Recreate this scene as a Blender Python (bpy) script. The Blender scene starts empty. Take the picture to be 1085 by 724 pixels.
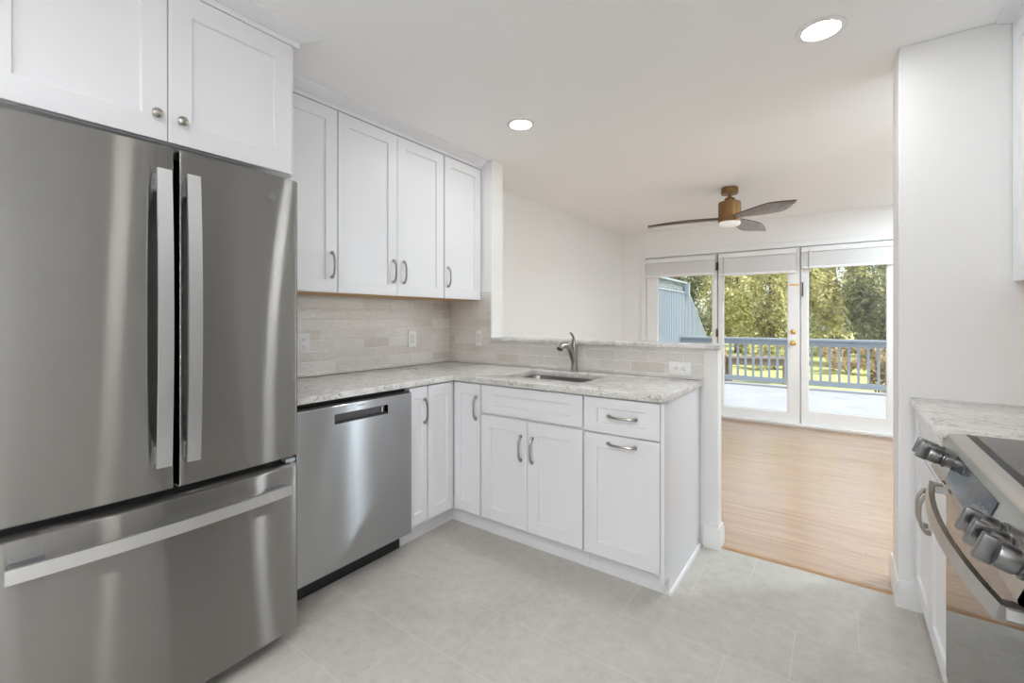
import bpy, bmesh, math, random
from mathutils import Vector, Matrix
random.seed(7)
sc = bpy.context.scene
COL = sc.collection
PI = math.pi

# ------------------------------------------------------------------ camera
cam_d = bpy.data.cameras.new('camera')
cam = bpy.data.objects.new('camera', cam_d)
COL.objects.link(cam)
cam.location = (2.5051, -2.6319, 1.2551)
cam.rotation_euler = (PI / 2, 0, 0.6246)
cam_d.sensor_fit = 'HORIZONTAL'
cam_d.sensor_width = 36.0
cam_d.lens = 479.2135 / 1085 * 36.0
cam_d.shift_x = 0.0004
cam_d.shift_y = -0.02295
cam_d.clip_start = 0.05
cam_d.clip_end = 300
sc.camera = cam

# ------------------------------------------------------------------ light
SKY_STRENGTH = 0.42
SUN_STRENGTH = 6.0
LAMP = 100.0            # emission of the two recessed lights by the peninsula
FILL_NEAR = 225.0      # unseen recessed lights added behind the viewer to fill the kitchen
FILL_FAR = 520.0       # unseen recessed lights added to brighten the far room
LAMP_DIM = 42.0         # the recessed light above the range, turned down
LAMP_FAN = 0.22
sc.view_settings.view_transform = 'Standard'
sc.view_settings.look = 'None'
sc.view_settings.exposure = 0.0
sc.view_settings.gamma = 1.0
sc.view_settings.use_curve_mapping = False
sc.cycles.diffuse_bounces = 8
sc.cycles.sample_clamp_indirect = 6.0
w = bpy.data.worlds.new('sky')
sc.world = w
w.use_nodes = True
nt = w.node_tree
sky = nt.nodes.new('ShaderNodeTexSky')
sky.sky_type = 'NISHITA'
sky.sun_disc = False
sky.sun_elevation = math.radians(52)
sky.sun_rotation = math.radians(103)
sky.air_density = 1.0
sky.dust_density = 2.0
bg = nt.nodes['Background']
bg.inputs['Strength'].default_value = SKY_STRENGTH
hs = nt.nodes.new('ShaderNodeHueSaturation')
hs.inputs['Saturation'].default_value = 0.4      # hazy, pale sky
nt.links.new(sky.outputs['Color'], hs.inputs['Color'])
nt.links.new(hs.outputs['Color'], bg.inputs['Color'])
sun_d = bpy.data.lights.new('sun', 'SUN')
sun_d.energy = SUN_STRENGTH
sun_d.angle = 0.01
sun_d.color = (1.0, 0.95, 0.86)
sun = bpy.data.objects.new('sun', sun_d)
COL.objects.link(sun)
sun.location = (20, 6, 25)
sun.rotation_euler = Vector((0.55, -0.13, 0.82)).to_track_quat('Z', 'Y').to_euler()

# ------------------------------------------------------------------ materials
def mat(name, color=(0.8, 0.8, 0.8), rough=0.5, metal=0.0, **kw):
    m = bpy.data.materials.new(name)
    m.use_nodes = True
    b = m.node_tree.nodes['Principled BSDF']
    b.inputs['Base Color'].default_value = (*color, 1)
    b.inputs['Roughness'].default_value = rough
    b.inputs['Metallic'].default_value = metal
    for k, v in kw.items():
        b.inputs[k].default_value = v
    return m

class NG:
    """small node-graph helper"""
    def __init__(s, m):
        s.m = m; s.t = m.node_tree; s.b = s.t.nodes['Principled BSDF']
    def n(s, kind, **kw):
        nd = s.t.nodes.new(kind)
        for k, v in kw.items(): setattr(nd, k, v)
        return nd
    def link(s, a, b): s.t.links.new(a, b)
    def pos(s):
        g = s.n('ShaderNodeNewGeometry')
        x = s.n('ShaderNodeSeparateXYZ'); s.link(g.outputs['Position'], x.inputs[0])
        return g.outputs['Position'], x.outputs
    def math(s, op, a, b=None, c=None):
        nd = s.n('ShaderNodeMath', operation=op)
        for i, v in enumerate((a, b, c)):
            if v is None: continue
            if isinstance(v, (int, float)): nd.inputs[i].default_value = v
            else: s.link(v, nd.inputs[i])
        return nd.outputs[0]
    def comb(s, x=0.0, y=0.0, z=0.0):
        nd = s.n('ShaderNodeCombineXYZ')
        for i, v in enumerate((x, y, z)):
            if isinstance(v, (int, float)): nd.inputs[i].default_value = v
            else: s.link(v, nd.inputs[i])
        return nd.outputs[0]
    def noise(s, vec, scale, detail=3, rough=0.5, out='Fac', dist=0.0):
        nd = s.n('ShaderNodeTexNoise')
        nd.inputs['Scale'].default_value = scale
        nd.inputs['Detail'].default_value = detail
        nd.inputs['Roughness'].default_value = rough
        nd.inputs['Distortion'].default_value = dist
        if vec is not None: s.link(vec, nd.inputs['Vector'])
        return nd.outputs[out]
    def scale(s, vec, v):
        nd = s.n('ShaderNodeVectorMath', operation='MULTIPLY')
        s.link(vec, nd.inputs[0]); nd.inputs[1].default_value = v
        return nd.outputs[0]
    def ramp(s, fac, stops):
        nd = s.n('ShaderNodeValToRGB')
        cr = nd.color_ramp
        while len(cr.elements) < len(stops): cr.elements.new(0.5)
        for e, (p, c) in zip(cr.elements, stops):
            e.position = p; e.color = (*c, 1)
        s.link(fac, nd.inputs[0])
        return nd.outputs[0]
    def mix(s, fac, a, b, mode='MIX'):
        nd = s.n('ShaderNodeMix', data_type='RGBA', blend_type=mode)
        for i, v in ((0, fac), (6, a), (7, b)):
            if isinstance(v, (int, float)): nd.inputs[i].default_value = v
            elif isinstance(v, tuple): nd.inputs[i].default_value = (*v, 1)
            else: s.link(v, nd.inputs[i])
        return nd.outputs[2]
    def bump(s, h, strength=0.2, dist=0.01):
        nd = s.n('ShaderNodeBump')
        nd.inputs['Strength'].default_value = strength
        nd.inputs['Distance'].default_value = dist
        s.link(h, nd.inputs['Height'])
        s.link(nd.outputs[0], s.b.inputs['Normal'])
        return nd
    def color(s, c): s.link(c, s.b.inputs['Base Color'])

def tile_cells(g, u, v, L, H, u0, v0, step, grout):
    """running-bond tile cells: returns (mask of grout, random value per tile, cell coordinates)"""
    vv = g.math('DIVIDE', g.math('SUBTRACT', v, v0), H)
    row = g.math('FLOOR', vv)
    fv = g.math('SUBTRACT', vv, row)
    uu = g.math('SUBTRACT', g.math('DIVIDE', g.math('SUBTRACT', u, u0), L), g.math('MULTIPLY', row, step))
    colm = g.math('FLOOR', uu)
    fu = g.math('SUBTRACT', uu, colm)
    du = g.math('MULTIPLY', g.math('MINIMUM', fu, g.math('SUBTRACT', 1.0, fu)), L)
    dv = g.math('MULTIPLY', g.math('MINIMUM', fv, g.math('SUBTRACT', 1.0, fv)), H)
    d = g.math('MINIMUM', du, dv)
    mask = g.math('LESS_THAN', d, grout / 2)
    wn = g.n('ShaderNodeTexWhiteNoise', noise_dimensions='2D')
    g.link(g.comb(colm, row, 0.0), wn.inputs['Vector'])
    return mask, wn.outputs['Value'], d, (colm, row)

M = {}
def paint(name, col, rough, sc_=220, bump=0.03):
    m = mat(name, col, rough)
    g = NG(m); p, _ = g.pos()
    g.bump(g.noise(p, sc_, 2), bump, 0.002)
    M[name] = m
paint('wall_paint', (0.875, 0.87, 0.862), 0.75)
paint('ceiling_paint', (0.93, 0.93, 0.935), 0.9)
paint('trim_paint', (0.87, 0.87, 0.87), 0.4)
paint('cabinet_paint', (0.84, 0.845, 0.87), 0.38, 90, 0.01)
M['maple'] = mat('maple', (0.62, 0.38, 0.17), 0.5)
g = NG(M['maple']); p, _ = g.pos()
g.color(g.ramp(g.noise(g.scale(p, (30, 4, 30)), 1.0, 4), [(0.3, (0.52, 0.30, 0.12)), (0.7, (0.68, 0.43, 0.20))]))
M['dark_gap'] = mat('dark_gap', (0.012, 0.012, 0.014), 0.6)
M['black_plastic'] = mat('black_plastic', (0.02, 0.02, 0.022), 0.45)
M['black_glass'] = mat('black_glass', (0.012, 0.012, 0.014), 0.04, **{'Specular IOR Level': 0.8})
M['display_glass'] = mat('display_glass', (0.03, 0.03, 0.04), 0.08)
M['display_mark'] = mat('display_mark', (0.30, 0.30, 0.33), 0.5)
M['nickel'] = mat('nickel', (0.42, 0.395, 0.36), 0.28, 1.0)
M['chrome'] = mat('chrome', (0.72, 0.73, 0.75), 0.12, 1.0)
M['faucet_metal'] = mat('faucet_metal', (0.46, 0.43, 0.395), 0.27, 1.0)
M['handle_steel'] = mat('handle_steel', (0.74, 0.75, 0.76), 0.34, 1.0)
M['knob_steel'] = mat('knob_steel', (0.22, 0.223, 0.226), 0.28, 1.0)
M['brass'] = mat('brass', (0.80, 0.55, 0.20), 0.25, 1.0)
M['bronze'] = mat('bronze', (0.12, 0.09, 0.05), 0.45, 0.6)
M['fan_brass'] = mat('fan_brass', (0.26, 0.15, 0.062), 0.42, 0.75)
M['white_plastic'] = mat('white_plastic', (0.86, 0.86, 0.85), 0.35)
M['switch_grey'] = mat('switch_grey', (0.70, 0.70, 0.70), 0.3)
M['socket_dark'] = mat('socket_dark', (0.05, 0.05, 0.05), 0.6)
M['blind'] = mat('blind', (0.88, 0.875, 0.87), 0.5)
M['frosted'] = mat('frosted', (0.85, 0.84, 0.82), 0.4)

def steel(name, col, rough, tangent, aniso=0.75):
    m = mat(name, col, rough, 1.0)
    g = NG(m)
    p, _ = g.pos()
    g.b.inputs['Anisotropic'].default_value = aniso
    g.link(g.comb(*tangent), g.b.inputs['Tangent'])
    M[name] = m
def brushed(name, col, rough, aniso):
    """sheet steel brushed sideways: reflections stay crisp across and stretch up and down"""
    m = mat(name, col, rough, 1.0); t_ = m.node_tree
    gl_ = t_.nodes.new('ShaderNodeBsdfAnisotropic')
    gl_.inputs['Color'].default_value = (*col, 1); gl_.inputs['Roughness'].default_value = rough; gl_.inputs['Anisotropy'].default_value = aniso
    cv = t_.nodes.new('ShaderNodeCombineXYZ'); cv.inputs[1].default_value = 1.0
    t_.links.new(cv.outputs[0], gl_.inputs['Tangent'])
    out_ = [n_ for n_ in t_.nodes if n_.type == 'OUTPUT_MATERIAL'][0]
    t_.links.new(gl_.outputs[0], out_.inputs['Surface'])
    t_.nodes.remove(t_.nodes['Principled BSDF'])
    M[name] = m
brushed('fridge_steel', (0.40, 0.393, 0.382), 0.24, 0.885)
brushed('dishwasher_steel', (0.45, 0.455, 0.465), 0.25, 0.82)
steel('range_steel', (0.50, 0.475, 0.44), 0.30, (0, 1, 0), 0.5)
steel('sink_steel', (0.36, 0.34, 0.32), 0.28, (1, 0, 0), 0.3)

# granite / quartz
m = mat('granite', (0.7, 0.68, 0.65), 0.12); M['granite'] = m
g = NG(m); p, _ = g.pos()
base = g.ramp(g.noise(p, 16, 4, 0.6), [(0.30, (0.60, 0.585, 0.56)), (0.50, (0.74, 0.725, 0.70)), (0.72, (0.83, 0.82, 0.80))])
speck = g.ramp(g.noise(g.scale(p, (1.0, 1.0, 1.6)), 75, 3, 0.65, dist=0.4), [(0.53, (0, 0, 0)), (0.60, (1, 1, 1))])
clump = g.ramp(g.noise(p, 13, 3, 0.6), [(0.44, (0, 0, 0)), (0.60, (1, 1, 1))])
c = g.mix(g.math('MULTIPLY', speck, g.math('MULTIPLY', clump, 0.8)), base, (0.22, 0.215, 0.205))
c = g.mix(g.math('MULTIPLY', g.ramp(g.noise(p, 130, 2), [(0.60, (0, 0, 0)), (0.68, (1, 1, 1))]), 0.35), c, (0.40, 0.37, 0.33))
g.color(c)

# glossy handmade wall tile, on the x-wall (u=y) and on the y-wall (u=x)
def wall_tile(name, axis):
    m = mat(name, (0.7, 0.66, 0.6), 0.12)
    g = NG(m); p, xyz = g.pos()
    u = xyz[1] if axis == 'y' else xyz[0]
    mask, rnd, d, cell = tile_cells(g, u, xyz[2], 0.205, 0.0625, -0.605 if axis == 'y' else 0.06, 0.9360, 0.5, 0.003)
    colr = g.ramp(rnd, [(0.0, (0.60, 0.55, 0.50)), (0.22, (0.69, 0.655, 0.615)), (0.75, (0.73, 0.70, 0.665)), (1.0, (0.79, 0.765, 0.735))])
    colr = g.mix(0.25, colr, g.ramp(g.noise(p, 25, 3), [(0.3, (0.58, 0.54, 0.49)), (0.7, (0.74, 0.71, 0.67))]))
    g.color(g.mix(mask, colr, (0.78, 0.765, 0.74)))
    g.link(g.math('ADD', 0.08, g.math('MULTIPLY', mask, 0.6)), g.b.inputs['Roughness'])
    g.b.inputs['Specular IOR Level'].default_value = 1.0; g.b.inputs['Coat Weight'].default_value = 0.6; g.b.inputs['Coat Roughness'].default_value = 0.05
    edge = g.math('MINIMUM', g.math('DIVIDE', d, 0.004), 1.0)
    wav = g.noise(p, 40, 2, 0.5)
    tilt = g.math('MULTIPLY', rnd, 0.15)
    g.bump(g.math('ADD', g.math('ADD', g.math('MULTIPLY', edge, 0.35), g.math('MULTIPLY', wav, 1.0)), tilt), 0.5, 0.006)
    M[name] = m
wall_tile('tile_left', 'y')
wall_tile('tile_back', 'x')

# porcelain floor tile
m = mat('floor_tile', (0.6, 0.59, 0.57), 0.36); M['floor_tile'] = m
g = NG(m); p, xyz = g.pos()
mask, rnd, d, cell = tile_cells(g, xyz[0], xyz[1], 0.61, 0.305, 0.335, -2.02, 1 / 3, 0.004)
n1 = g.noise(p, 3.5, 6, 0.62, dist=0.5)
n2 = g.noise(p, 22, 4, 0.6)
c = g.ramp(n1, [(0.28, (0.39, 0.365, 0.325)), (0.5, (0.50, 0.473, 0.428)), (0.72, (0.59, 0.563, 0.515))])
c = g.mix(0.45, c, g.ramp(n2, [(0.32, (0.42, 0.395, 0.355)), (0.5, (0.53, 0.505, 0.46)), (0.68, (0.62, 0.595, 0.55))]))
c = g.mix(0.15, c, g.ramp(g.noise(p, 70, 3, 0.65), [(0.35, (0.44, 0.42, 0.39)), (0.65, (0.64, 0.62, 0.59))]))
c = g.mix(g.math('MULTIPLY', rnd, 0.22), c, (0.62, 0.60, 0.57))
g.color(g.mix(g.math('MULTIPLY', mask, 0.55), c, (0.66, 0.645, 0.62)))
g.link(g.math('ADD', 0.30, g.math('MULTIPLY', n2, 0.14)), g.b.inputs['Roughness'])
g.bump(g.math('SUBTRACT', 1.0, mask), 0.15, 0.002)

# oak planks running along x
m = mat('oak_floor', (0.6, 0.42, 0.25), 0.3); M['oak_floor'] = m
g = NG(m); p, xyz = g.pos()
mask, rnd, d, cell = tile_cells(g, xyz[0], xyz[1], 1.15, 0.098, 0.2, 0.05, 0.37, 0.0016)
off = g.comb(g.math('MULTIPLY', rnd, 37.0), g.math('MULTIPLY', rnd, 11.0), 0.0)
av = g.n('ShaderNodeVectorMath', operation='ADD'); g.link(g.scale(p, (2.2, 26.0, 1.0)), av.inputs[0]); g.link(off, av.inputs[1])
gr = g.noise(av.outputs[0], 1.0, 5, 0.6, dist=0.8)
c = g.ramp(gr, [(0.25, (0.28, 0.16, 0.085)), (0.5, (0.455, 0.29, 0.17)), (0.75, (0.58, 0.40, 0.26))])
c = g.mix(g.math('MULTIPLY', rnd, 0.5), c, (0.51, 0.34, 0.215))
g.color(g.mix(mask, c, (0.32, 0.205, 0.13)))
g.link(g.math('ADD', 0.20, g.math('MULTIPLY', gr, 0.10)), g.b.inputs['Roughness'])
g.b.inputs['Coat Weight'].default_value = 0.5; g.b.inputs['Coat Roughness'].default_value = 0.18
M['oak_strip'] = mat('oak_strip', (0.42, 0.24, 0.11), 0.35)

# fan blade wood
m = mat('fan_blade', (0.25, 0.2, 0.17), 0.45); M['fan_blade'] = m
g = NG(m); p, xyz = g.pos()
g.color(g.ramp(g.noise(p, 30, 4), [(0.3, (0.25, 0.225, 0.22)), (0.7, (0.36, 0.33, 0.325))]))
M['fan_edge'] = mat('fan_edge', (0.06, 0.035, 0.02), 0.5)

# outdoors
def outdoor(name, stops, sc_, rough=0.8, stretch=(1, 1, 1)):
    m = mat(name, stops[0][1], rough); g = NG(m); p, _ = g.pos()
    g.color(g.ramp(g.noise(g.scale(p, stretch), sc_, 4, 0.6), stops)); M[name] = m
outdoor('deck_paint', [(0.3, (0.29, 0.31, 0.335)), (0.7, (0.36, 0.38, 0.405))], 3, 0.6)
outdoor('blue_paint', [(0.3, (0.25, 0.295, 0.335)), (0.7, (0.29, 0.335, 0.375))], 4, 0.6)
outdoor('rail_paint', [(0.3, (0.235, 0.275, 0.315)), (0.7, (0.27, 0.31, 0.355))], 4, 0.6)
outdoor('grass', [(0.3, (0.30, 0.33, 0.11)), (0.6, (0.42, 0.43, 0.18)), (0.8, (0.52, 0.50, 0.27))], 2.2)
outdoor('bark', [(0.3, (0.10, 0.07, 0.05)), (0.7, (0.20, 0.15, 0.11))], 6, 0.9, (3, 3, 0.6))
outdoor('weathered_wood', [(0.3, (0.13, 0.10, 0.095)), (0.7, (0.20, 0.16, 0.15))], 5, 0.8, (1, 6, 6))
def leafmat(name, stops, sc_):
    outdoor(name, stops, sc_, 0.7)
    t_ = M[name].node_tree; b_ = t_.nodes['Principled BSDF']
    tl = t_.nodes.new('ShaderNodeBsdfTranslucent'); mx_ = t_.nodes.new('ShaderNodeMixShader'); mx_.inputs[0].default_value = 0.4
    t_.links.new(b_.inputs['Base Color'].links[0].from_socket, tl.inputs['Color'])
    out_ = [n_ for n_ in t_.nodes if n_.type == 'OUTPUT_MATERIAL'][0]
    t_.links.new(b_.outputs[0], mx_.inputs[1]); t_.links.new(tl.outputs[0], mx_.inputs[2]); t_.links.new(mx_.outputs[0], out_.inputs[0])
leafmat('leaf_light', [(0.30, (0.12, 0.12, 0.05)), (0.48, (0.54, 0.52, 0.22)), (0.66, (0.90, 0.86, 0.52))], 4.5)
leafmat('leaf_dark', [(0.30, (0.07, 0.08, 0.05)), (0.5, (0.25, 0.27, 0.14)), (0.70, (0.62, 0.62, 0.38))], 4.5)
leafmat('leaf_rust', [(0.28, (0.24, 0.19, 0.10)), (0.5, (0.48, 0.36, 0.22)), (0.74, (0.62, 0.52, 0.34))], 3.0)

# window glass: a clear pane with a Fresnel reflection
m = bpy.data.materials.new('pane_glass'); m.use_nodes = True; M['pane_glass'] = m
t = m.node_tree; t.nodes.clear()
o_ = t.nodes.new('ShaderNodeOutputMaterial'); mx = t.nodes.new('ShaderNodeMixShader')
fr = t.nodes.new('ShaderNodeFresnel'); fr.inputs[0].default_value = 1.45
tr = t.nodes.new('ShaderNodeBsdfTransparent'); tr.inputs[0].default_value = (0.97, 0.985, 0.98, 1)
gl = t.nodes.new('ShaderNodeBsdfGlossy'); gl.inputs['Roughness'].default_value = 0.0
t.links.new(fr.outputs[0], mx.inputs[0]); t.links.new(tr.outputs[0], mx.inputs[1]); t.links.new(gl.outputs[0], mx.inputs[2]); t.links.new(mx.outputs[0], o_.inputs[0])

def emit(name, col, strength):
    m = mat(name, col, 0.5)
    b = m.node_tree.nodes['Principled BSDF']
    b.inputs['Emission Color'].default_value = (*col, 1)
    b.inputs['Emission Strength'].default_value = strength
    M[name] = m
LC = (0.955, 0.98, 1.0)
emit('lamp_glow', LC, LAMP)
emit('fill_glow_near', LC, FILL_NEAR)
emit('lamp_glow_dim', (1.0, 0.93, 0.86), LAMP_DIM)
emit('fill_glow_far', (0.80, 0.92, 1.0), FILL_FAR)
emit('fan_glow', (1.0, 0.97, 0.94), LAMP_FAN)
M['fan_glow'].node_tree.nodes['Principled BSDF'].inputs['Base Color'].default_value = (0.8, 0.79, 0.77, 1)

# ------------------------------------------------------------------ mesh helpers
class MB:
    """collects shapes in world coordinates; build() links them as ONE mesh object"""
    def __init__(s): s.bm = bmesh.new()
    def box(s, x0, x1, y0, y1, z0, z1, bev=0.0, seg=1):
        if x0 > x1: x0, x1 = x1, x0
        if y0 > y1: y0, y1 = y1, y0
        if z0 > z1: z0, z1 = z1, z0
        vs = [s.bm.verts.new((x, y, z)) for x in (x0, x1) for y in (y0, y1) for z in (z0, z1)]
        fs = [s.bm.faces.new([vs[i] for i in f]) for f in ((0, 1, 3, 2), (4, 6, 7, 5), (0, 4, 5, 1), (2, 3, 7, 6), (0, 2, 6, 4), (1, 5, 7, 3))]
        if bev > 0:
            es = {e for f in fs for e in f.edges}
            bmesh.ops.bevel(s.bm, geom=list(es), offset=bev, segments=seg, affect='EDGES', profile=0.5)
        return s
    def fbox(s, F, a0, a1, b0, b1, c0, c1, bev=0.0, seg=1):
        """box in a frame F(a,b,c) (axis-aligned frames or not)"""
        vs = [s.bm.verts.new(F(a, b, c)) for a in (a0, a1) for b in (b0, b1) for c in (c0, c1)]
        fs = [s.bm.faces.new([vs[i] for i in f]) for f in ((0, 1, 3, 2), (4, 6, 7, 5), (0, 4, 5, 1), (2, 3, 7, 6), (0, 2, 6, 4), (1, 5, 7, 3))]
        if bev > 0:
            es = {e for f in fs for e in f.edges}
            bmesh.ops.bevel(s.bm, geom=list(es), offset=bev, segments=seg, affect='EDGES', profile=0.5)
        return s
    def rings(s, rings, cap0=True, cap1=True, closed=True):
        """loft a list of closed loops"""
        R = [[s.bm.verts.new(p) for p in r] for r in rings]
        n = len(R[0])
        for a, b in zip(R, R[1:]):
            for i in range(n if closed else n - 1):
                j = (i + 1) % n
                s.bm.faces.new((a[i], a[j], b[j], b[i]))
        if cap0: s.bm.faces.new(R[0][::-1])
        if cap1: s.bm.faces.new(R[-1])
        return s
    def prism(s, pts, f, t0, t1):
        """2-D outline pts pushed along from t0 to t1: f(u,v,t) -> point"""
        return s.rings([[f(u, v, t0) for u, v in pts], [f(u, v, t1) for u, v in pts]])
    def tube(s, path, rad, seg=10, up=None, flat=None):
        """round (or flattened: flat=(ru,rv)) sweep along a path; rad may be a list"""
        P = [Vector(p) for p in path]
        n = len(P); rr = rad if isinstance(rad, (list, tuple)) else [rad] * n
        loops = []
        prev = None
        for i in range(n):
            d = (P[min(i + 1, n - 1)] - P[max(i - 1, 0)]).normalized()
            if up is not None: a = Vector(up)
            elif prev is not None: a = prev
            else: a = Vector((0, 0, 1)) if abs(d.z) < 0.9 else Vector((1, 0, 0))
            u = (a - d * a.dot(d)).normalized(); v = d.cross(u); prev = u
            k = flat if flat else (1, 1)
            loops.append([P[i] + rr[i] * (u * k[0] * math.cos(2 * PI * j / seg) + v * k[1] * math.sin(2 * PI * j / seg)) for j in range(seg)])
        return s.rings(loops)
    def bar(s, path, u_half, v_half, up):
        """rectangular section sweep: half size u_half along up, v_half across"""
        P = [Vector(p) for p in path]; n = len(P); loops = []
        for i in range(n):
            d = (P[min(i + 1, n - 1)] - P[max(i - 1, 0)]).normalized()
            a = Vector(up); u = (a - d * a.dot(d)).normalized(); v = d.cross(u)
            loops.append([P[i] + u * (su * u_half) + v * (sv * v_half) for su, sv in ((1, 1), (-1, 1), (-1, -1), (1, -1))])
        return s.rings(loops)
    def lathe(s, c, prof, axis=(0, 0, 1), seg=32, cap=True):
        """profile of (radius, height) about an axis from point c"""
        A = Vector(axis).normalized()
        u = A.orthogonal().normalized(); v = A.cross(u); c = Vector(c)
        loops = [[c + A * h + (u * math.cos(2 * PI * j / seg) + v * math.sin(2 * PI * j / seg)) * max(r, 1e-5) for j in range(seg)] for r, h in prof]
        return s.rings(loops, cap, cap)
    def build(s, name, material, parent=None, smooth=30):
        bm = s.bm
        bmesh.ops.recalc_face_normals(bm, faces=bm.faces)
        o = bpy.data.objects.new(name, None) if False else None
        root = Vector((0, 0, 0))
        r = parent
        while r is not None:
            root = root + r.location; r = r.parent
        if parent is None:
            xs = [v.co for v in bm.verts]
            lo = Vector((min(c.x for c in xs), min(c.y for c in xs), min(c.z for c in xs)))
            hi = Vector((max(c.x for c in xs), max(c.y for c in xs), max(c.z for c in xs)))
            root = Vector(((lo.x + hi.x) / 2, (lo.y + hi.y) / 2, lo.z))
        for v in bm.verts: v.co -= root
        me = bpy.data.meshes.new(name)
        bm.to_mesh(me); bm.free()
        me.materials.append(material)
        if smooth:
            for p_ in me.polygons: p_.use_smooth = True
            try: me.set_sharp_from_angle(angle=math.radians(smooth))
            except Exception: pass
        o = bpy.data.objects.new(name, me); COL.objects.link(o)
        if parent is None: o.location = root
        else: o.parent = parent
        return o

def tag(o, label=None, cat=None, group=None, kind=None):
    if label: o['label'] = label
    if cat: o['category'] = cat
    if group: o['group'] = group
    if kind: o['kind'] = kind
    return o
def thing(name, label, cat, loc, group=None):
    o = bpy.data.objects.new(name, None); COL.objects.link(o)
    o.location = loc; o.empty_display_size = 0.05
    return tag(o, label, cat, group)
def struct(name, mb, m, label=None, cat=None, smooth=30):
    o = mb.build(name, m, None, smooth); o['kind'] = 'structure'
    if label: o['label'] = label
    if cat: o['category'] = cat
    return o
def frame(origin, u, n):
    O = Vector(origin); U = Vector(u); N = Vector(n); Z = Vector((0, 0, 1))
    return lambda a, b, c: O + U * a + N * b + Z * c

# ------------------------------------------------------------------ room shell
ZC = 2.433; YF = 3.50; XL = 4.0; YR = -4.7; XR = 3.40
struct('floor', MB().box(-0.1, XR + 0.1, YR - 0.1, 0.047, -0.1, 0.0), M['floor_tile'], 'pale grey stone-look tile floor of the kitchen', 'floor')
struct('floor.001', MB().box(-0.1, XL + 0.1, 0.047, YF, -0.1, 0.002), M['oak_floor'], 'light oak plank floor of the room beyond the half wall', 'floor')
tr1 = MB().prism([(0.036, 0.0), (0.062, 0.0), (0.062, 0.0035), (0.050, 0.008), (0.040, 0.006)], lambda u, v, t: Vector((t, u, v)), 1.993, 2.711)
struct('trim_1', tr1, M['oak_strip'], 'oak threshold strip between tile and plank floor', 'threshold')
struct('ceiling', MB().box(-0.1, XL + 0.1, YR - 0.1, YF + 0.12, ZC, ZC + 0.12), M['ceiling_paint'], 'flat white ceiling with recessed lights', 'ceiling')
struct('wall_left', MB().box(-0.12, 0.0, YR - 0.1, YF + 0.12, -0.1, ZC), M['wall_paint'], 'white wall on the left behind the cabinets', 'wall')
struct('wall_rear', MB().box(0.0, XR, YR - 0.1, YR, -0.1, ZC), M['wall_paint'], 'white wall behind the viewer', 'wall')
struct('wall_right', MB().box(XR, XR + 0.1, YR - 0.1, -0.046, -0.1, ZC), M['wall_paint'], 'white kitchen wall on the right behind the range', 'wall')
WY0, WY1, WZ0, WZ1 = 1.45, 2.95, 0.85, 1.85
wl = MB().box(XL, XL + 0.1, 0.215, WY0, -0.1, ZC).box(XL, XL + 0.1, WY1, YF + 0.12, -0.1, ZC).box(XL, XL + 0.1, WY0, WY1, -0.1, WZ0).box(XL, XL + 0.1, WY0, WY1, WZ1, ZC)
struct('wall_living_right', wl, M['wall_paint'], 'white side wall of the far room', 'wall')
wf = MB()
for z0_, z1_ in ((WZ0, WZ0 + 0.05), (WZ1 - 0.05, WZ1), ((WZ0 + WZ1) / 2 - 0.02, (WZ0 + WZ1) / 2 + 0.02)): wf.box(XL + 0.03, XL + 0.08, WY0, WY1, z0_, z1_)
for y0_, y1_ in ((WY0, WY0 + 0.05), (WY1 - 0.05, WY1), ((WY0 + WY1) / 2 - 0.03, (WY0 + WY1) / 2 + 0.03)): wf.box(XL + 0.031, XL + 0.079, y0_, y1_, WZ0, WZ1)
wf = struct('window_1', wf, M['trim_paint'], 'white framed side window of the far room', 'window')
MB().box(XL + 0.052, XL + 0.058, WY0 + 0.01, WY1 - 0.01, WZ0 + 0.01, WZ1 - 0.01).build('pane', M['pane_glass'], wf)
struct('wall_right_return', MB().box(2.722, XL + 0.1, -0.045, 0.215, -0.1, ZC, 0.004), M['wall_paint'], 'white wall end beside the right countertop', 'wall')
struct('wall_stub', MB().box(0.0, 0.422, 0.008, 0.145, 0.0, ZC, 0.003), M['wall_paint'], 'short white wall return at the end of the wall cabinets', 'wall')
struct('wall_half', MB().box(0.423, 1.979, 0.008, 0.10, 0.0, 1.084, 0.003), M['wall_paint'], 'white half wall behind the sink counter', 'wall')
# far wall with the glazed door opening
OX0, OX1, OZ1 = 0.368, 3.0, 2.075
fw_ = MB().box(0.0, OX0, YF, YF + 0.12, -0.1, ZC).box(OX1, XL, YF, YF + 0.12, -0.1, ZC).box(OX0, OX1, YF, YF + 0.12, OZ1, ZC).box(OX0, OX1, YF, YF + 0.12, -0.1, 0.02)
struct('wall_far', fw_, M['wall_paint'], 'white far wall around the glazed patio doors', 'wall')
cs = MB().box(0.303, 0.366, YF - 0.018, YF - 0.001, 0.0, 2.135, 0.004).box(0.366, 3.06, YF - 0.018, YF - 0.001, 2.072, 2.135, 0.004).box(2.995, 3.06, YF - 0.018, YF - 0.001, 0.0, 2.072, 0.004)
cs.box(OX0, OX1, YF + 0.047, YF + 0.060, 2.045, 2.0745).box(OX0, 0.392, YF + 0.047, YF + 0.060, 0.05, 2.045).box(2.972, OX1, YF + 0.047, YF + 0.060, 0.05, 2.045).box(1.262, 1.301, YF + 0.047, YF + 0.060, 0.05, 2.045).box(OX0, OX1, YF + 0.047, YF + 0.060, 0.0485, 0.064)
struct('trim_2', cs, M['trim_paint'], 'white casing around the patio doors', 'door casing')
sl = MB().box(OX0, OX1, YF - 0.05, YF + 0.10, 0.0205, 0.048, 0.004).box(OX0, OX1, YF - 0.03, YF - 0.0005, 0.0025, 0.0205)
struct('trim_3', sl, M['trim_paint'], 'white sill under the patio doors', 'door sill')

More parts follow.
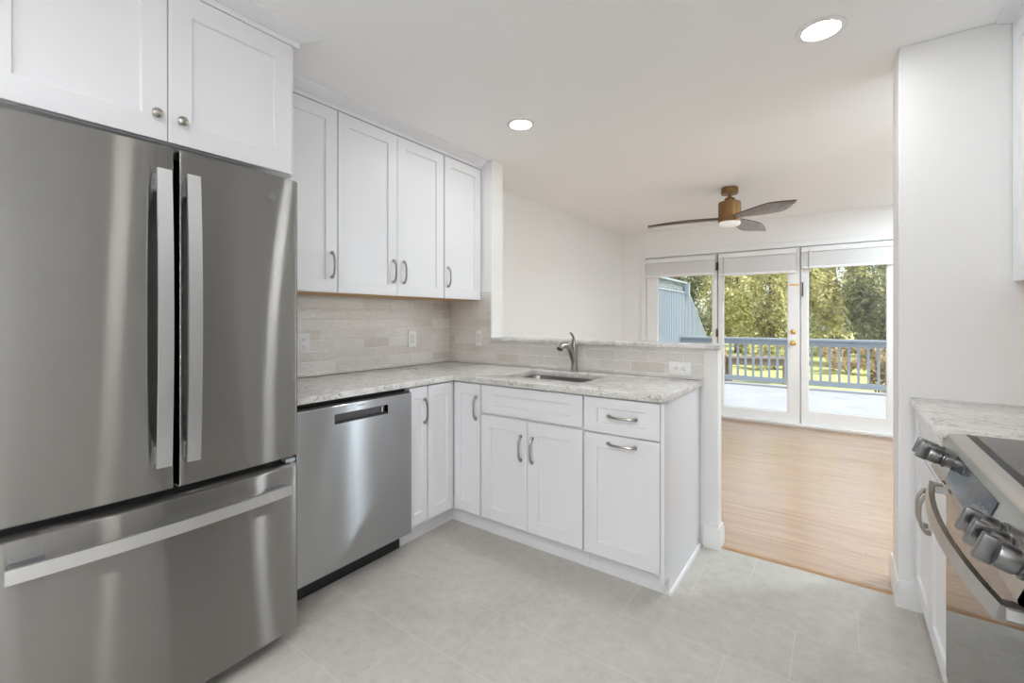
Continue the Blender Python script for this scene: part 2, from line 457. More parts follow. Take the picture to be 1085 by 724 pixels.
# backsplash tile slabs
bs = MB().box(0.0005, 0.0085, -1.66, -0.0005, 0.915, 1.40)
struct('wall_left_tile', bs, M['tile_left'], 'glossy beige tile backsplash on the left wall', 'backsplash')
bs = MB().box(0.009, 0.4215, -0.0015, 0.0075, 0.915, 1.446).box(0.4215, 1.905, -0.0015, 0.0075, 0.915, 1.084)
struct('wall_stub_tile', bs, M['tile_back'], 'glossy beige tile backsplash behind the sink', 'backsplash')

# baseboards
def base_prof(h=0.115, t=0.013):
    return [(0, 0), (t, 0), (t, h - 0.022), (t * 0.55, h - 0.010), (t * 0.45, h), (0, h)]
b = MB().prism(base_prof(), lambda u, v, t: Vector((t, 0.0075 - u, v)), 1.9065, 1.9793)
b.prism(base_prof(), lambda u, v, t: Vector((1.9795 + u, t, v)), -0.0055, 0.112)
struct('baseboard_left', b, M['trim_paint'], 'white baseboard around the end of the half wall', 'baseboard')
b = MB().prism(base_prof(), lambda u, v, t: Vector((t, -0.0455 - u, v)), 2.7217, 2.797)
b.prism(base_prof(), lambda u, v, t: Vector((2.7215 - u, t, v)), -0.0585, 0.225)
struct('baseboard_right', b, M['trim_paint'], 'white baseboard around the right wall end', 'baseboard')
b = MB().prism(base_prof(), lambda u, v, t: Vector((0.0005 + u, t, v)), 0.15, YF - 0.001).prism(base_prof(), lambda u, v, t: Vector((t, YF - 0.0005 - u, v)), 0.015, 0.302)
struct('baseboard_far', b, M['trim_paint'], 'white baseboard in the far room', 'baseboard')

# crown mouldings: a flat band under a sloped cove
def crown(name, label, F, a0, a1, z0, proj, end0=False, end1=False):
    """profile in (b=out, z): F(a,b,z); the ends return against the wall face with a mitre"""
    pf = [(0.0, z0), (0.018, z0), (0.018, z0 + 0.021), (0.012, z0 + 0.0225), (0.022, z0 + 0.0265), (proj - 0.008, ZC - 0.012), (proj, ZC - 0.007), (proj, ZC - 0.0005), (0.0, ZC - 0.0005)]
    mb = MB()
    r0 = [F(a0 - (b if end0 else 0), b, z) for b, z in pf]
    r1 = [F(a1 + (b if end1 else 0), b, z) for b, z in pf]
    mb.rings([r0, r1])
    for flag, a, s in ((end0, a0, -1), (end1, a1, 1)):
        if flag:
            pass
    return struct(name, mb, M['cabinet_paint'], label, 'crown moulding')
FX = lambda x0: frame((x0, 0, 0), (0, 1, 0), (1, 0, 0))
crown('trim_4', 'white crown moulding above the fridge cabinet', FX(0.670), -2.56, -1.637, 2.374, 0.080, False, True)
crown('trim_5', 'white crown moulding above the left wall cabinets', FX(0.311), -1.634, 0.0075, 2.374, 0.075)
crown('trim_6', 'white crown moulding above the right wall cabinets', frame((3.079, 0, 0), (0, 1, 0), (-1, 0, 0)), -2.60, -0.0465, 2.385, 0.065)

# ------------------------------------------------------------------ cabinets
def shaker(F, a0, a1, c0, c1, stile=0.066, rail=None, t=0.019, b0=0.002):
    """shaker panel: flat frame around a recessed panel with a small sloped inner edge"""
    rail = rail or stile
    mb = MB()
    def R(i, j, b): return [F(a0 + i, b, c0 + j), F(a1 - i, b, c0 + j), F(a1 - i, b, c1 - j), F(a0 + i, b, c1 - j)]
    mb.rings([R(0, 0, b0), R(0, 0, b0 + t - 0.0015), R(0.0015, 0.0015, b0 + t), R(stile, rail, b0 + t), R(stile + 0.0035, rail + 0.0035, b0 + t - 0.009),
              R(stile + 0.009, rail + 0.009, b0 + t - 0.0095)])
    return mb
def pull(F, a, b, c, vertical, parent, span=0.128):
    """arched bar pull with square feet"""
    P = (lambda s, h: F(a, b + h, c + s)) if vertical else (lambda s, h: F(a + s, b + h, c))
    H = span / 2
    mb = MB()
    path = []
    n = 16
    for i in range(n + 1):
        s = -1 + 2 * i / n
        path.append(P(s * (H + 0.004), 0.010 + 0.020 * (1 - abs(s) ** 3.2)))
    rr = [0.0064 - 0.0012 * (1 - abs(-1 + 2 * i / n)) for i in range(n + 1)]
    mb.tube(path, rr, 8)
    for s in (-1, 1):
        f = lambda x, y, z, s=s: P(s * H + x, y) if False else None
        if vertical: mb.fbox(F, a - 0.0075, a + 0.0075, b, b + 0.014, c + s * H - 0.0085, c + s * H + 0.0085, 0.0025)
        else: mb.fbox(F, a + s * H - 0.0085, a + s * H + 0.0085, b, b + 0.014, c - 0.0075, c + 0.0075, 0.0025)
    return mb.build('handle', M['nickel'], parent)
def carcass(F, a0, a1, depth, c0, c1, rec=None):
    return MB().fbox(F, a0, a1, -depth, 0.0, c0, c1, 0.001)

# --- wall cabinets on the left wall: front plane x=0.307, door faces at x=0.326
FL = frame((0.3055, 0, 0), (0, 1, 0), (1, 0, 0))
ZU0, ZU1 = 1.389, 2.370
def wall_cab(label, F, a0, a1, doors, z0=ZU0, z1=ZU1, depth=0.296, under='maple', top=0.0, name='wall_cabinet', group=None, stile=0.066):
    p0 = F((a0 + a1) / 2, -depth / 2, z0)
    r = thing(name, label, 'cabinet', p0, group)
    carcass(F, a0, a1, depth, z0 + 0.006, z1 + top).build('body', M['cabinet_paint'], r)
    if under:
        mb = MB().fbox(F, a0 + 0.002, a1 - 0.002, -depth + 0.003, -0.001, z0, z0 + 0.0055)
        tag(mb.build('bottom_panel', M[under], r), 'bare wood underside')
    for (d0, d1, h) in doors:
        d = shaker(F, d0, d1, z0 + 0.002, z1 - 0.002, stile).build('door', M['cabinet_paint'], r)
        if h is not None: pull(F, h, 0.021, z0 + 0.148, True, d)
    return r
wall_cab('white single-door wall cabinet beside the fridge enclosure', FL, -1.632, -1.207, [(-1.625, -1.2095, -1.244)])
wall_cab('white two-door wall cabinet in the middle of the left run', FL, -1.2055, -0.3975, [(-1.2025, -0.802, -0.835), (-0.799, -0.4015, -0.755)])
wall_cab('white narrow wall cabinet at the end against the wall return', FL, -0.396, -0.003, [(-0.389, -0.006, -0.362)])

# --- cabinet over the fridge
FF = frame((0.668, 0, 0), (0, 1, 0), (1, 0, 0))
r = thing('wall_cabinet', 'white two-door cabinet with round knobs above the fridge', 'cabinet', (0.33, -2.09, 1.842))
MB().box(0.009, 0.668, -2.535, -1.6365, 1.842, 2.373, 0.001).build('body', M['cabinet_paint'], r)
for d0, d1, k in ((-2.499, -2.0785, -2.111), (-2.0755, -1.6545, -2.040)):
    d = shaker(FF, d0, d1, 1.844, 2.370, 0.068, 0.075).build('door', M['cabinet_paint'], r)
    MB().lathe(FF(k, 0.021, 1.925 if k < -2.1 else 1.922), [(0.0095, 0), (0.009, 0.002), (0.006, 0.006), (0.006, 0.012), (0.0125, 0.015), (0.0155, 0.019), (0.0150, 0.023), (0.011, 0.0265), (0.004, 0.028), (0.0, 0.028)], (1, 0, 0), 24).build('knob', M['nickel'], d)

# --- base cabinets
KZ = 0.114
def base_body(mb, F, a0, a1, depth, z1=0.881):
    mb.fbox(F, a0, a1, -depth, 0.0, KZ, z1, 0.001)
    mb.fbox(F, a0, a1, -depth, -0.053, 0.0, KZ)
    return mb
FBL = frame((0.609, 0, 0), (0, 1, 0), (1, 0, 0))           # left run, doors face +x
FBP = frame((0, -0.609, 0), (1, 0, 0), (0, -1, 0))         # peninsula, doors face -y
r = thing('base_cabinet', 'white very narrow base cabinet beside the dishwasher', 'cabinet', (0.31, -0.905, 0))
base_body(MB(), FBL, -0.978, -0.838, 0.598).build('body', M['cabinet_paint'], r)
d = shaker(FBL, -0.974, -0.8435, KZ + 0.002, 0.873, 0.034, 0.062).build('door', M['cabinet_paint'], r)
pull(FBL, -0.868, 0.021, 0.737, True, d)
# corner cabinet: L-shaped body with a two-leaf door folding in the corner
r = thing('base_cabinet', 'white corner base cabinet with two door leaves meeting in the inside corner', 'cabinet', (0.31, -0.31, 0))
outl = [(0.011, -0.8365), (0.609, -0.8365), (0.609, -0.609), (0.8405, -0.609), (0.8405, -0.005), (0.011, -0.005)]
kick = [(0.011, -0.8365), (0.555, -0.8365), (0.555, -0.555), (0.8405, -0.555), (0.8405, -0.005), (0.011, -0.005)]
MB().prism(outl, lambda u, v, t: Vector((u, v, t)), KZ, 0.881).prism(kick, lambda u, v, t: Vector((u, v, t)), 0.0, KZ - 0.0005).build('body', M['cabinet_paint'], r)
shaker(FBL, -0.8325, -0.6325, KZ + 0.002, 0.873, 0.046, 0.062).build('door', M['cabinet_paint'], r)
d = shaker(FBP, 0.6385, 0.8355, KZ + 0.002, 0.873, 0.046, 0.062).build('door', M['cabinet_paint'], r)
pull(FBP, 0.812, 0.021, 0.737, True, d)
# sink base (open box, so the bowl hangs inside)
r = thing('base_cabinet', 'white sink base cabinet with false drawer front above two doors', 'cabinet', (1.17, -0.31, 0))
mb = MB()
mb.fbox(FBP, 0.842, 0.860, -0.598, 0.0, KZ, 0.881).fbox(FBP, 1.4770, 1.4945, -0.598, 0.0, KZ, 0.881).fbox(FBP, 0.860, 1.477, -0.598, -0.585, KZ, 0.881)
mb.fbox(FBP, 0.860, 1.477, -0.585, 0.0, KZ, KZ + 0.018).fbox(FBP, 0.860, 1.477, -0.019, 0.0, KZ + 0.018, 0.881).fbox(FBP, 0.842, 1.4945, -0.598, -0.053, 0.0, KZ - 0.0005)
mb.build('body', M['cabinet_paint'], r)
shaker(FBP, 0.8475, 1.489, 0.716, 0.873, 0.075, 0.048).build('drawer_front', M['cabinet_paint'], r)
d = shaker(FBP, 0.8475, 1.1635, KZ + 0.002, 0.703).build('door', M['cabinet_paint'], r); pull(FBP, 1.126, 0.021, 0.556, True, d)
d = shaker(FBP, 1.1665, 1.489, KZ + 0.002, 0.703).build('door', M['cabinet_paint'], r); pull(FBP, 1.199, 0.021, 0.556, True, d)
# drawer base at the end of the peninsula
r = thing('base_cabinet', 'white end base cabinet with one drawer above a pull-out front', 'cabinet', (1.69, -0.31, 0))
mb = base_body(MB(), FBP, 1.496, 1.871, 0.598)
mb.build('body', M['cabinet_paint'], r)
MB().box(1.872, 1.888, -0.629, -0.006, KZ - 0.03, 0.881, 0.0008).box(1.872, 1.888, -0.556, -0.006, 0.0, KZ - 0.03).build('end_panel', M['cabinet_paint'], r)
MB().prism([(0, 0), (0.012, 0), (0.011, 0.008), (0.006, 0.016), (0, 0.019)], lambda u, v, t: Vector((1.8885 + u, t, v)), -0.560, -0.007).build('shoe_moulding', M['trim_paint'], r)
d = shaker(FBP, 1.4995, 1.869, 0.708, 0.873, 0.068, 0.046).build('drawer', M['cabinet_paint'], r); pull(FBP, 1.695, 0.021, 0.792, False, d)
d = shaker(FBP, 1.4995, 1.869, KZ + 0.002, 0.700, 0.066).build('door', M['cabinet_paint'], r); pull(FBP, 1.693, 0.021, 0.663, False, d)

# --- L-shaped stone worktop with the sink opening
SX0, SX1, SY0, SY1 = 0.895, 1.408, -0.474, -0.132
def rrect(x0, x1, y0, y1, r, n=6):
    pts = []
    for cx, cy, a in ((x1 - r, y1 - r, 0), (x0 + r, y1 - r, 90), (x0 + r, y0 + r, 180), (x1 - r, y0 + r, 270)):
        for i in range(n + 1):
            t = math.radians(a + 90 * i / n)
            pts.append((cx + r * math.cos(t), cy + r * math.sin(t)))
    return pts
def slab(outline, z0, z1, hole=None, bev=0.004, bevel_sel=None):
    bm = bmesh.new()
    def loop(pts): 
        vs = [bm.verts.new((x, y, z1)) for x, y in pts]
        return [bm.edges.new((vs[i], vs[(i + 1) % len(vs)])) for i in range(len(vs))]
    es = loop(outline)
    if hole: es += loop(hole)
    bmesh.ops.triangle_fill(bm, use_beauty=True, edges=es)
    res = bmesh.ops.extrude_face_region(bm, geom=list(bm.faces))
    for v in [g_ for g_ in res['geom'] if isinstance(g_, bmesh.types.BMVert)]: v.co.z = z0
    bmesh.ops.recalc_face_normals(bm, faces=bm.faces)
    if bev:
        sel = [e for e in bm.edges if len(e.link_faces) == 2 and e.calc_face_angle(0) > 0.9 and abs(e.verts[0].co.z - e.verts[1].co.z) < 1e-6]
        bmesh.ops.bevel(bm, geom=sel, offset=bev, segments=3, affect='EDGES', profile=0.5)
    mb = MB(); mb.bm.free(); mb.bm = bm
    return mb
outl = [(0.0095, -1.640), (0.648, -1.640), (0.648, -0.648)] + [(1.888 + 0.015 * math.sin(a), -0.633 - 0.015 * math.cos(a)) for a in (0, PI / 8, PI / 4, 3 * PI / 8, PI / 2)] + [(1.903, -0.003), (0.0095, -0.003)]
ct = slab(outl, 0.8825, 0.914, rrect(SX0, SX1, SY0, SY1, 0.025)).build('countertop', M['granite'])
tag(ct, 'pale speckled stone worktop turning the corner around the sink', 'countertop')
lg = slab([(0.4225, -0.020), (1.985, -0.020), (1.993, -0.012), (1.993, 0.128), (1.985, 0.136), (0.4225, 0.136)], 1.085, 1.111)
tag(lg.build('bar_ledge', M['granite']), 'narrow speckled stone ledge capping the half wall', 'ledge')

# --- undermount sink
r = thing('sink', 'stainless undermount sink set into the peninsula worktop', 'sink', (1.15, -0.30, 0.67))
mb = MB()
lv = [(0.912, -0.010, 0.045), (0.8818, -0.004, 0.047), (0.8818, -0.004, 0.047), (0.865, 0.0, 0.05), (0.72, 0.004, 0.055), (0.70, 0.014, 0.06), (0.69, 0.035, 0.06)]
ringsI = [[Vector((x, y, z)) for x, y in rrect(SX0 + i, SX1 - i, SY0 + i, SY1 - i, rr)] for z, i, rr in lv[2:]]
rim = [Vector((x, y, 0.8818)) for x, y in rrect(SX0 - 0.02, SX1 + 0.02, SY0 - 0.02, SY1 + 0.02, 0.06)]
outer = [Vector((x, y, z)) for z in (0.8805,) for x, y in rrect(SX0 - 0.02, SX1 + 0.02, SY0 - 0.02, SY1 + 0.02, 0.06)]
o2 = [[Vector((x, y, z)) for x, y in rrect(SX0 + i, SX1 - i, SY0 + i, SY1 - i, 0.055)] for z, i in ((0.8805, -0.006), (0.70, -0.002), (0.687, 0.02))]
mb.rings(list(reversed(ringsI)) + [rim, outer] + o2)
mb.build('basin', M['sink_steel'], r)
MB().lathe((1.15, -0.30, 0.6902), [(0.045, 0), (0.045, 0.003), (0.035, 0.004), (0.03, 0.002), (0.0, 0.002)], seg=24).build('drain', M['chrome'], r)

# --- faucet
r = thing('faucet', 'brushed nickel single-lever kitchen faucet behind the sink', 'faucet', (1.145, -0.062, 0.914))
c = Vector((1.145, -0.062, 0.9142))
MB().lathe(c, [(0.026, 0), (0.026, 0.006), (0.0225, 0.010), (0.0215, 0.05), (0.0205, 0.12), (0.0215, 0.165), (0.022, 0.178), (0.0, 0.180)], seg=28).build('body', M['faucet_metal'], r)
sp = []
for t_, y_, z_, rad in ((0, -0.003, 0.035, 0.0150), (1, -0.012, 0.080, 0.0165), (2, -0.028, 0.125, 0.0180), (3, -0.050, 0.158, 0.0185), (4, -0.078, 0.173, 0.0188), (5, -0.102, 0.173, 0.0190)):
    sp.append((c + Vector((-0.02 * t_ / 5, y_, z_)), rad))
MB().tube([p for p, _ in sp], [q for _, q in sp], 16).build('spout', M['faucet_metal'], r)
h = MB().tube([c + Vector((-0.02, -0.100, 0.1735)), c + Vector((-0.022, -0.114, 0.1715)), c + Vector((-0.0245, -0.132, 0.164)), c + Vector((-0.026, -0.142, 0.150))], [0.0200, 0.0235, 0.0235, 0.0205], 18).build('spray_head', M['faucet_metal'], r)
MB().tube([c + Vector((-0.026, -0.1412, 0.1510)), c + Vector((-0.0267, -0.1445, 0.1460))], [0.0185, 0.0175], 18).build('aerator', M['black_plastic'], h)
lp = [(0, 0.004, 0.180, 0.0205), (0, 0.0, 0.192, 0.0175), (0, -0.006, 0.206, 0.0115), (0, -0.014, 0.222, 0.0085), (-0.002, -0.026, 0.237, 0.0085), (-0.004, -0.042, 0.246, 0.0075), (-0.005, -0.048, 0.2475, 0.004)]
MB().tube([c + Vector(q[:3]) for q in lp], [q[3] for q in lp], 14).build('lever', M['faucet_metal'], r)

# --- outlets and switches
def plate(name, label, cat, F, w_, h_, kind):
    r = thing(name, label, cat, F(0, 0, -h_ / 2))
    MB().fbox(F, -w_ / 2, w_ / 2, 0.0005, 0.006, -h_ / 2, h_ / 2, 0.002, 2).build('cover_plate', M['white_plastic'], r)
    if kind == 'switch':
        MB().fbox(F, -0.0165, 0.0165, 0.006, 0.0085, -0.033, 0.033, 0.001).build('rocker', M['switch_grey'], r)
    else:
        for s in (-1, 1):
            G = (lambda a, b, c_, s=s: F(a, b, c_ + s * 0.0195)) if kind == 'v' else (lambda a, b, c_, s=s: F(c_ + s * 0.0195, b, a))
            q = MB().prism([(0.0165 * math.cos(t_) if abs(math.cos(t_)) < 0.97 else 0.0165 * math.cos(t_), max(-0.0125, min(0.0125, 0.0165 * math.sin(t_)))) for t_ in [2 * PI * i / 24 for i in range(24)]],
                           lambda u, v, t_: G(u, t_, v), 0.006, 0.0078).build('receptacle', M['white_plastic'], r)
            k = MB()
            k.fbox(G, -0.0075, -0.0050, 0.0074, 0.0081, -0.001, 0.009).fbox(G, 0.0050, 0.0075, 0.0074, 0.0081, -0.001, 0.009)
            k.prism([(0.0028 * math.cos(2 * PI * i / 12), -0.0075 + 0.0028 * math.sin(2 * PI * i / 12)) for i in range(12)], lambda u, v, t_: G(u, t_, v), 0.0074, 0.0081)
            k.build('slots', M['socket_dark'], q)
    return r
plate('wall_outlet', 'white upright outlet on the tile right beside the fridge', 'outlet', frame((0.0088, -1.222, 1.108), (0, 1, 0), (1, 0, 0)), 0.075, 0.118, 'v')
plate('light_switch', 'white rocker switch on the left tile under the wall cabinets', 'light switch', frame((0.0088, -0.402, 1.105), (0, 1, 0), (1, 0, 0)), 0.072, 0.118, 'switch')
plate('light_switch', 'white rocker switch on the back tile left of the ledge', 'light switch', frame((0.308, -0.0018, 1.104), (1, 0, 0), (0, -1, 0)), 0.062, 0.116, 'switch')
plate('wall_outlet', 'white sideways outlet under the ledge at the counter end', 'outlet', frame((1.783, -0.0018, 0.969), (1, 0, 0), (0, -1, 0)), 0.122, 0.075, 'h')

# ------------------------------------------------------------------ refrigerator
FY0, FY1, FYM = -2.504, -1.690, -2.097
r = thing('refrigerator', 'stainless french-door refrigerator with bottom freezer drawer', 'refrigerator', (0.40, FYM, 0))
MB().box(0.03, 0.735, FY0 + 0.004, FY1 - 0.004, 0.03, 1.775, 0.004).build('case', mat('case_grey', (0.20, 0.20, 0.205), 0.5), r)
MB().box(0.735, 0.758, FY0 + 0.010, FY1 - 0.010, 0.066, 1.770).build('door_gasket', M['dark_gap'], r)
def bow(y): return 0.022 * (1 - ((y - FYM) / 0.407) ** 2)
def fridge_panel(y0, y1, z0, z1, r0, r1):
    """front skin bowed in plan, with rounded vertical edges of radius r0 / r1"""
    xf = lambda y: 0.806 + bow(y)
    pts = []
    for i in range(7):
        a = PI / 2 * i / 6
        pts.append((xf(y0 + r0) - r0 + r0 * math.sin(a), y0 + r0 - r0 * math.cos(a)))
    n = 14
    for i in range(1, n):
        y = y0 + r0 + (y1 - r1 - y0 - r0) * i / n
        pts.append((xf(y), y))
    for i in range(7):
        a = PI / 2 * i / 6
        pts.append((xf(y1 - r1) - r1 + r1 * math.cos(a), y1 - r1 + r1 * math.sin(a)))
    pts = [(0.7585, y0)] + pts + [(0.7585, y1)]
    mb = MB()
    def ring(z, k): return [Vector((x if x < 0.77 else x - k, y, z)) for x, y in pts]
    mb.rings([ring(z0, 0.006), ring(z0 + 0.002, 0.002), ring(z0 + 0.006, 0), ring(z1 - 0.006, 0), ring(z1 - 0.002, 0.002), ring(z1, 0.006)])
    return mb
M['mount_grey'] = mat('mount_grey', (0.33, 0.35, 0.38), 0.35, 0.9)
def fhandle(path, up, uh, parent, mounts):
    h_ = MB().bar(path, uh, 0.0055, up)
    h_ = h_.build('handle', M['handle_steel'], parent)
    for m_ in mounts: MB().box(*m_, 0.003).build('handle_mount', M['mount_grey'], parent)
ZD0, ZD1 = 0.724, 1.785
dl = fridge_panel(FY0, -2.1045, ZD0, ZD1, 0.016, 0.005).build('door', M['fridge_steel'], r, 40)
dr = fridge_panel(-2.0895, FY1, ZD0, ZD1, 0.005, 0.016).build('door', M['fridge_steel'], r, 40)
fz = fridge_panel(FY0, FY1, 0.060, 0.690, 0.016, 0.016).build('freezer_drawer', M['fridge_steel'], r, 40)
for d, yc in ((dl, -2.1405), (dr, -2.0645)):
    path = []
    for i in range(21):
        s = -1 + 2 * i / 20
        path.append((0.866 + 0.016 * (1 - s * s), yc, 1.255 + s * 0.447))
    xf = 0.806 + bow(yc) - 0.003
    fhandle(path, (0, 1, 0), 0.0185, d, [(xf, 0.866, yc - 0.014, yc + 0.014, 1.640, 1.695), (xf, 0.866, yc - 0.014, yc + 0.014, 0.815, 0.868)])
path = []
for i in range(25):
    s = -1 + 2 * i / 24
    path.append((0.862 + 0.024 * (1 - s * s), -2.105 + s * 0.356, 0.620))
xf = 0.806 + bow(-2.43)
fhandle(path, (0, 0, 1), 0.0185, fz, [(xf - 0.004, 0.866, -2.452, -2.385, 0.606, 0.634), (xf - 0.004, 0.866, -1.825, -1.758, 0.606, 0.634)])
# round maker's badge on the right door
yb = -1.800; xb = 0.806 + bow(yb)
bd = MB()
for k in range(24):
    pass
bd.lathe((xb - 0.002, yb, 1.701), [(0.0, 0.003), (0.0115, 0.003), (0.0115, 0.0042), (0.014, 0.0042), (0.0145, 0.003), (0.0145, 0.0), (0.0, 0.0)], (1, 0, 0), 32)
e_ = bd.build('badge', mat('badge_steel', (0.22, 0.22, 0.22), 0.35, 0.9), dr)
def curve(pts): return [(xb + 0.0016, yb + a * 0.001, 1.701 + b * 0.001) for a, b in pts]
lt = MB()
lt.tube(curve([(-0.5, 5), (-3.5, 6), (-6.5, 2.5), (-6.5, -2.5), (-3.5, -5.5), (-1, -3), (-0.5, 0), (-3, 0.5)]), 0.0008, 6)
lt.tube(curve([(6, 4.5), (3.5, 6), (1.5, 3.5), (4, 0.8), (1.5, -1), (1.5, -4), (4, -5.8), (6.5, -4)]), 0.0008, 6)
lt.build('monogram', M['chrome'], dr)
MB().tube([(xb + 0.0014, yb + 0.0128 * math.cos(2 * PI * i / 28), 1.701 + 0.0128 * math.sin(2 * PI * i / 28)) for i in range(29)], 0.0011, 6, up=(1, 0, 0)).build('badge_rim', M['chrome'], dr)
MB().box(0.7590, 0.7985, -1.735, -1.698, 0.7005, 0.7155, 0.003).build('hinge_cap', mat('hinge_blue', (0.50, 0.56, 0.60), 0.4, 0.4), r)
MB().box(0.60, 0.68, FY0 + 0.05, FY1 - 0.05, 0.0, 0.0295).build('toe_grille', M['black_plastic'], r)

# ------------------------------------------------------------------ dishwasher
DY0, DY1 = -1.622, -0.9835
r = thing('dishwasher', 'stainless dishwasher with pocket handle under the left worktop', 'dishwasher', (0.33, -1.29, 0))
MB().box(0.05, 0.606, DY0 + 0.003, DY1 - 0.003, 0.10, 0.872, 0.002).build('tub', M['black_plastic'], r)
MB().box(0.05, 0.563, DY0 + 0.003, DY1 - 0.003, 0.0, 0.0995).build('kick_plate', M['black_plastic'], r)
PY0, PY1, PZ0, PZ1 = -1.441, -1.142, 0.772, 0.818
mb = MB()
X0, X1 = 0.612, 0.660
def dring(y0, y1, z0, z1, x): return [Vector((x, y0, z0)), Vector((x, y1, z0)), Vector((x, y1, z1)), Vector((x, y0, z1))]
zb, zt = 0.108, 0.856
mb.rings([dring(DY0, DY1, zb, zt, X0), dring(DY0, DY1, zb, zt, X1 - 0.004), dring(DY0 + 0.004, DY1 - 0.004, zb + 0.004, zt - 0.004, X1),
          dring(PY0, PY1, PZ0, PZ1, X1), dring(PY0, PY1, PZ0, PZ1, X1 - 0.026)], True, True)
d = mb.build('door', M['dishwasher_steel'], r)
MB().box(X1 - 0.0255, X1 - 0.0235, PY0 + 0.001, PY1 - 0.001, PZ0 + 0.0005, PZ1 - 0.0005).build('pocket', mat('pocket_grey', (0.16, 0.16, 0.165), 0.4, 0.6), d)
MB().fbox(lambda a, b_, c_: Vector((X1 - 0.023 + b_, a, c_)), PY0 + 0.002, PY1 - 0.002, 0.0, 0.020, PZ0 + 0.001, PZ0 + 0.010).build('pocket_lip', M['black_plastic'], d)
MB().box(X1 - 0.022, X1 - 0.006, -1.175, -1.168, PZ0 + 0.011, PZ1 - 0.004, 0.001).build('latch', M['chrome'], d)
mb = MB()
for k in range(6): mb.box(X1 + 0.0001, X1 + 0.0006, -1.318 + k * 0.0065, -1.3135 + k * 0.0065, 0.8385, 0.8425)
mb.build('lettering', M['socket_dark'], d)
MB().box(0.607, 0.650, DY0 + 0.006, DY1 - 0.006, 0.857, 0.8640).build('control_strip', M['black_glass'], r)

# ------------------------------------------------------------------ right side: cabinets, range, microwave
FR = frame((2.794, 0, 0), (0, -1, 0), (-1, 0, 0))          # a runs towards the viewer, doors face -x
def right_base(label, y0, y1):
    a0, a1 = -y1, -y0
    r = thing('base_cabinet', label, 'cabinet', (3.09, (y0 + y1) / 2, 0))
    base_body(MB(), FR, a0, a1, 0.598, 0.881).build('body', M['cabinet_paint'], r)
    mid = (a0 + a1) / 2
    d = shaker(FR, a0 + 0.003, a1 - 0.003, 0.716, 0.873, 0.068, 0.046).build('drawer', M['cabinet_paint'], r)
    pull(FR, mid, 0.021, 0.794, False, d)
    d = shaker(FR, a0 + 0.003, mid - 0.0015, KZ + 0.002, 0.703).build('door', M['cabinet_paint'], r); pull(FR, mid - 0.034, 0.021, 0.556, True, d)
    d = shaker(FR, mid + 0.0015, a1 - 0.003, KZ + 0.002, 0.703).build('door', M['cabinet_paint'], r); pull(FR, mid + 0.034, 0.021, 0.556, True, d)
    return r
right_base('white two-door base cabinet between the wall end and the range', -0.803, -0.060)
ctr = slab([(2.756, -0.8045), (3.3965, -0.8045), (3.3965, -0.0475), (2.756, -0.0475)], 0.8825, 0.914)
tag(ctr.build('countertop', M['granite']), 'short speckled stone worktop between the right wall and the range', 'countertop')
FRU = frame((3.081, 0, 0), (0, -1, 0), (-1, 0, 0))
def right_upper(label, y0, y1, z0, handles=True):
    a0, a1 = -y1, -y0; mid = (a0 + a1) / 2
    return wall_cab(label, FRU, a0, a1, [(a0 + 0.003, mid - 0.0015, mid - 0.034), (mid + 0.0015, a1 - 0.003, mid + 0.034)], z0, 2.383, 0.312, 'maple')
right_upper('white wall cabinet at the right edge above the short worktop', -0.803, -0.049, 1.396)

RY0, RY1 = -1.604, -0.808
r = thing('range_cooker', 'stainless slide-in electric range with black glass top and front knobs', 'range', (3.08, -1.187, 0))
MB().box(2.80, 3.38, RY0 + 0.002, RY1 - 0.002, 0.02, 0.905, 0.002).build('body', mat('range_side', (0.06, 0.06, 0.065), 0.4), r)
# metal front strip and sloped control panel (one pressed sheet): profile in (x, z)
prof = [(2.804, 0.9195), (2.776, 0.9175), (2.767, 0.9125), (2.763, 0.905), (2.731, 0.818), (2.732, 0.811), (2.738, 0.808), (2.799, 0.812), (2.799, 0.9065), (2.804, 0.907)]
cp = MB().prism(prof, lambda u, v, t_: Vector((u, t_, v)), RY0, RY1).build('control_panel', M['range_steel'], r)
sx = Vector((2.731 - 2.763, 0, 0.818 - 0.905)); slope = sx.normalized(); nrm = Vector((-0.087, 0, 0.032)).normalized()
nrm = Vector((slope.z, 0, -slope.x)).normalized()
if nrm.x > 0: nrm = -nrm
def PF(y, d_, h_):  # point on the panel: y, distance down the slope from its top, height off it
    return Vector((2.763, y, 0.905)) + slope * d_ + nrm * h_
dsp = MB()
vs = [PF(y, d_, h_) for y in (-1.372, -0.998) for d_ in (0.010, 0.080) for h_ in (0.0003, 0.002)]
dsp.fbox(lambda a, b_, c_: PF(a, b_, c_), -1.365, -1.000, 0.010, 0.080, 0.0003, 0.0018)
dsp = dsp.build('display', M['display_glass'], r)
mk = MB()
for y in (-1.05, -1.075, -1.10, -1.24, -1.265, -1.29, -1.315, -1.34):
    for d_ in (0.025, 0.040, 0.055, 0.068):
        if random.random() < 0.85: mk.fbox(lambda a, b_, c_: PF(a, b_, c_), y - 0.003, y + 0.003, d_ - 0.0008, d_ + 0.0008, 0.0019, 0.0022)
mk.build('display_markings', M['display_mark'], dsp)
for y in (-1.00, -1.08, -1.30, -1.38):
    MB().fbox(lambda a, b_, c_: PF(a, b_, c_), y - 0.015, y + 0.015, 0.0865, 0.0905, 0.0002, 0.0008).build('vent_slot', M['dark_gap'], cp)
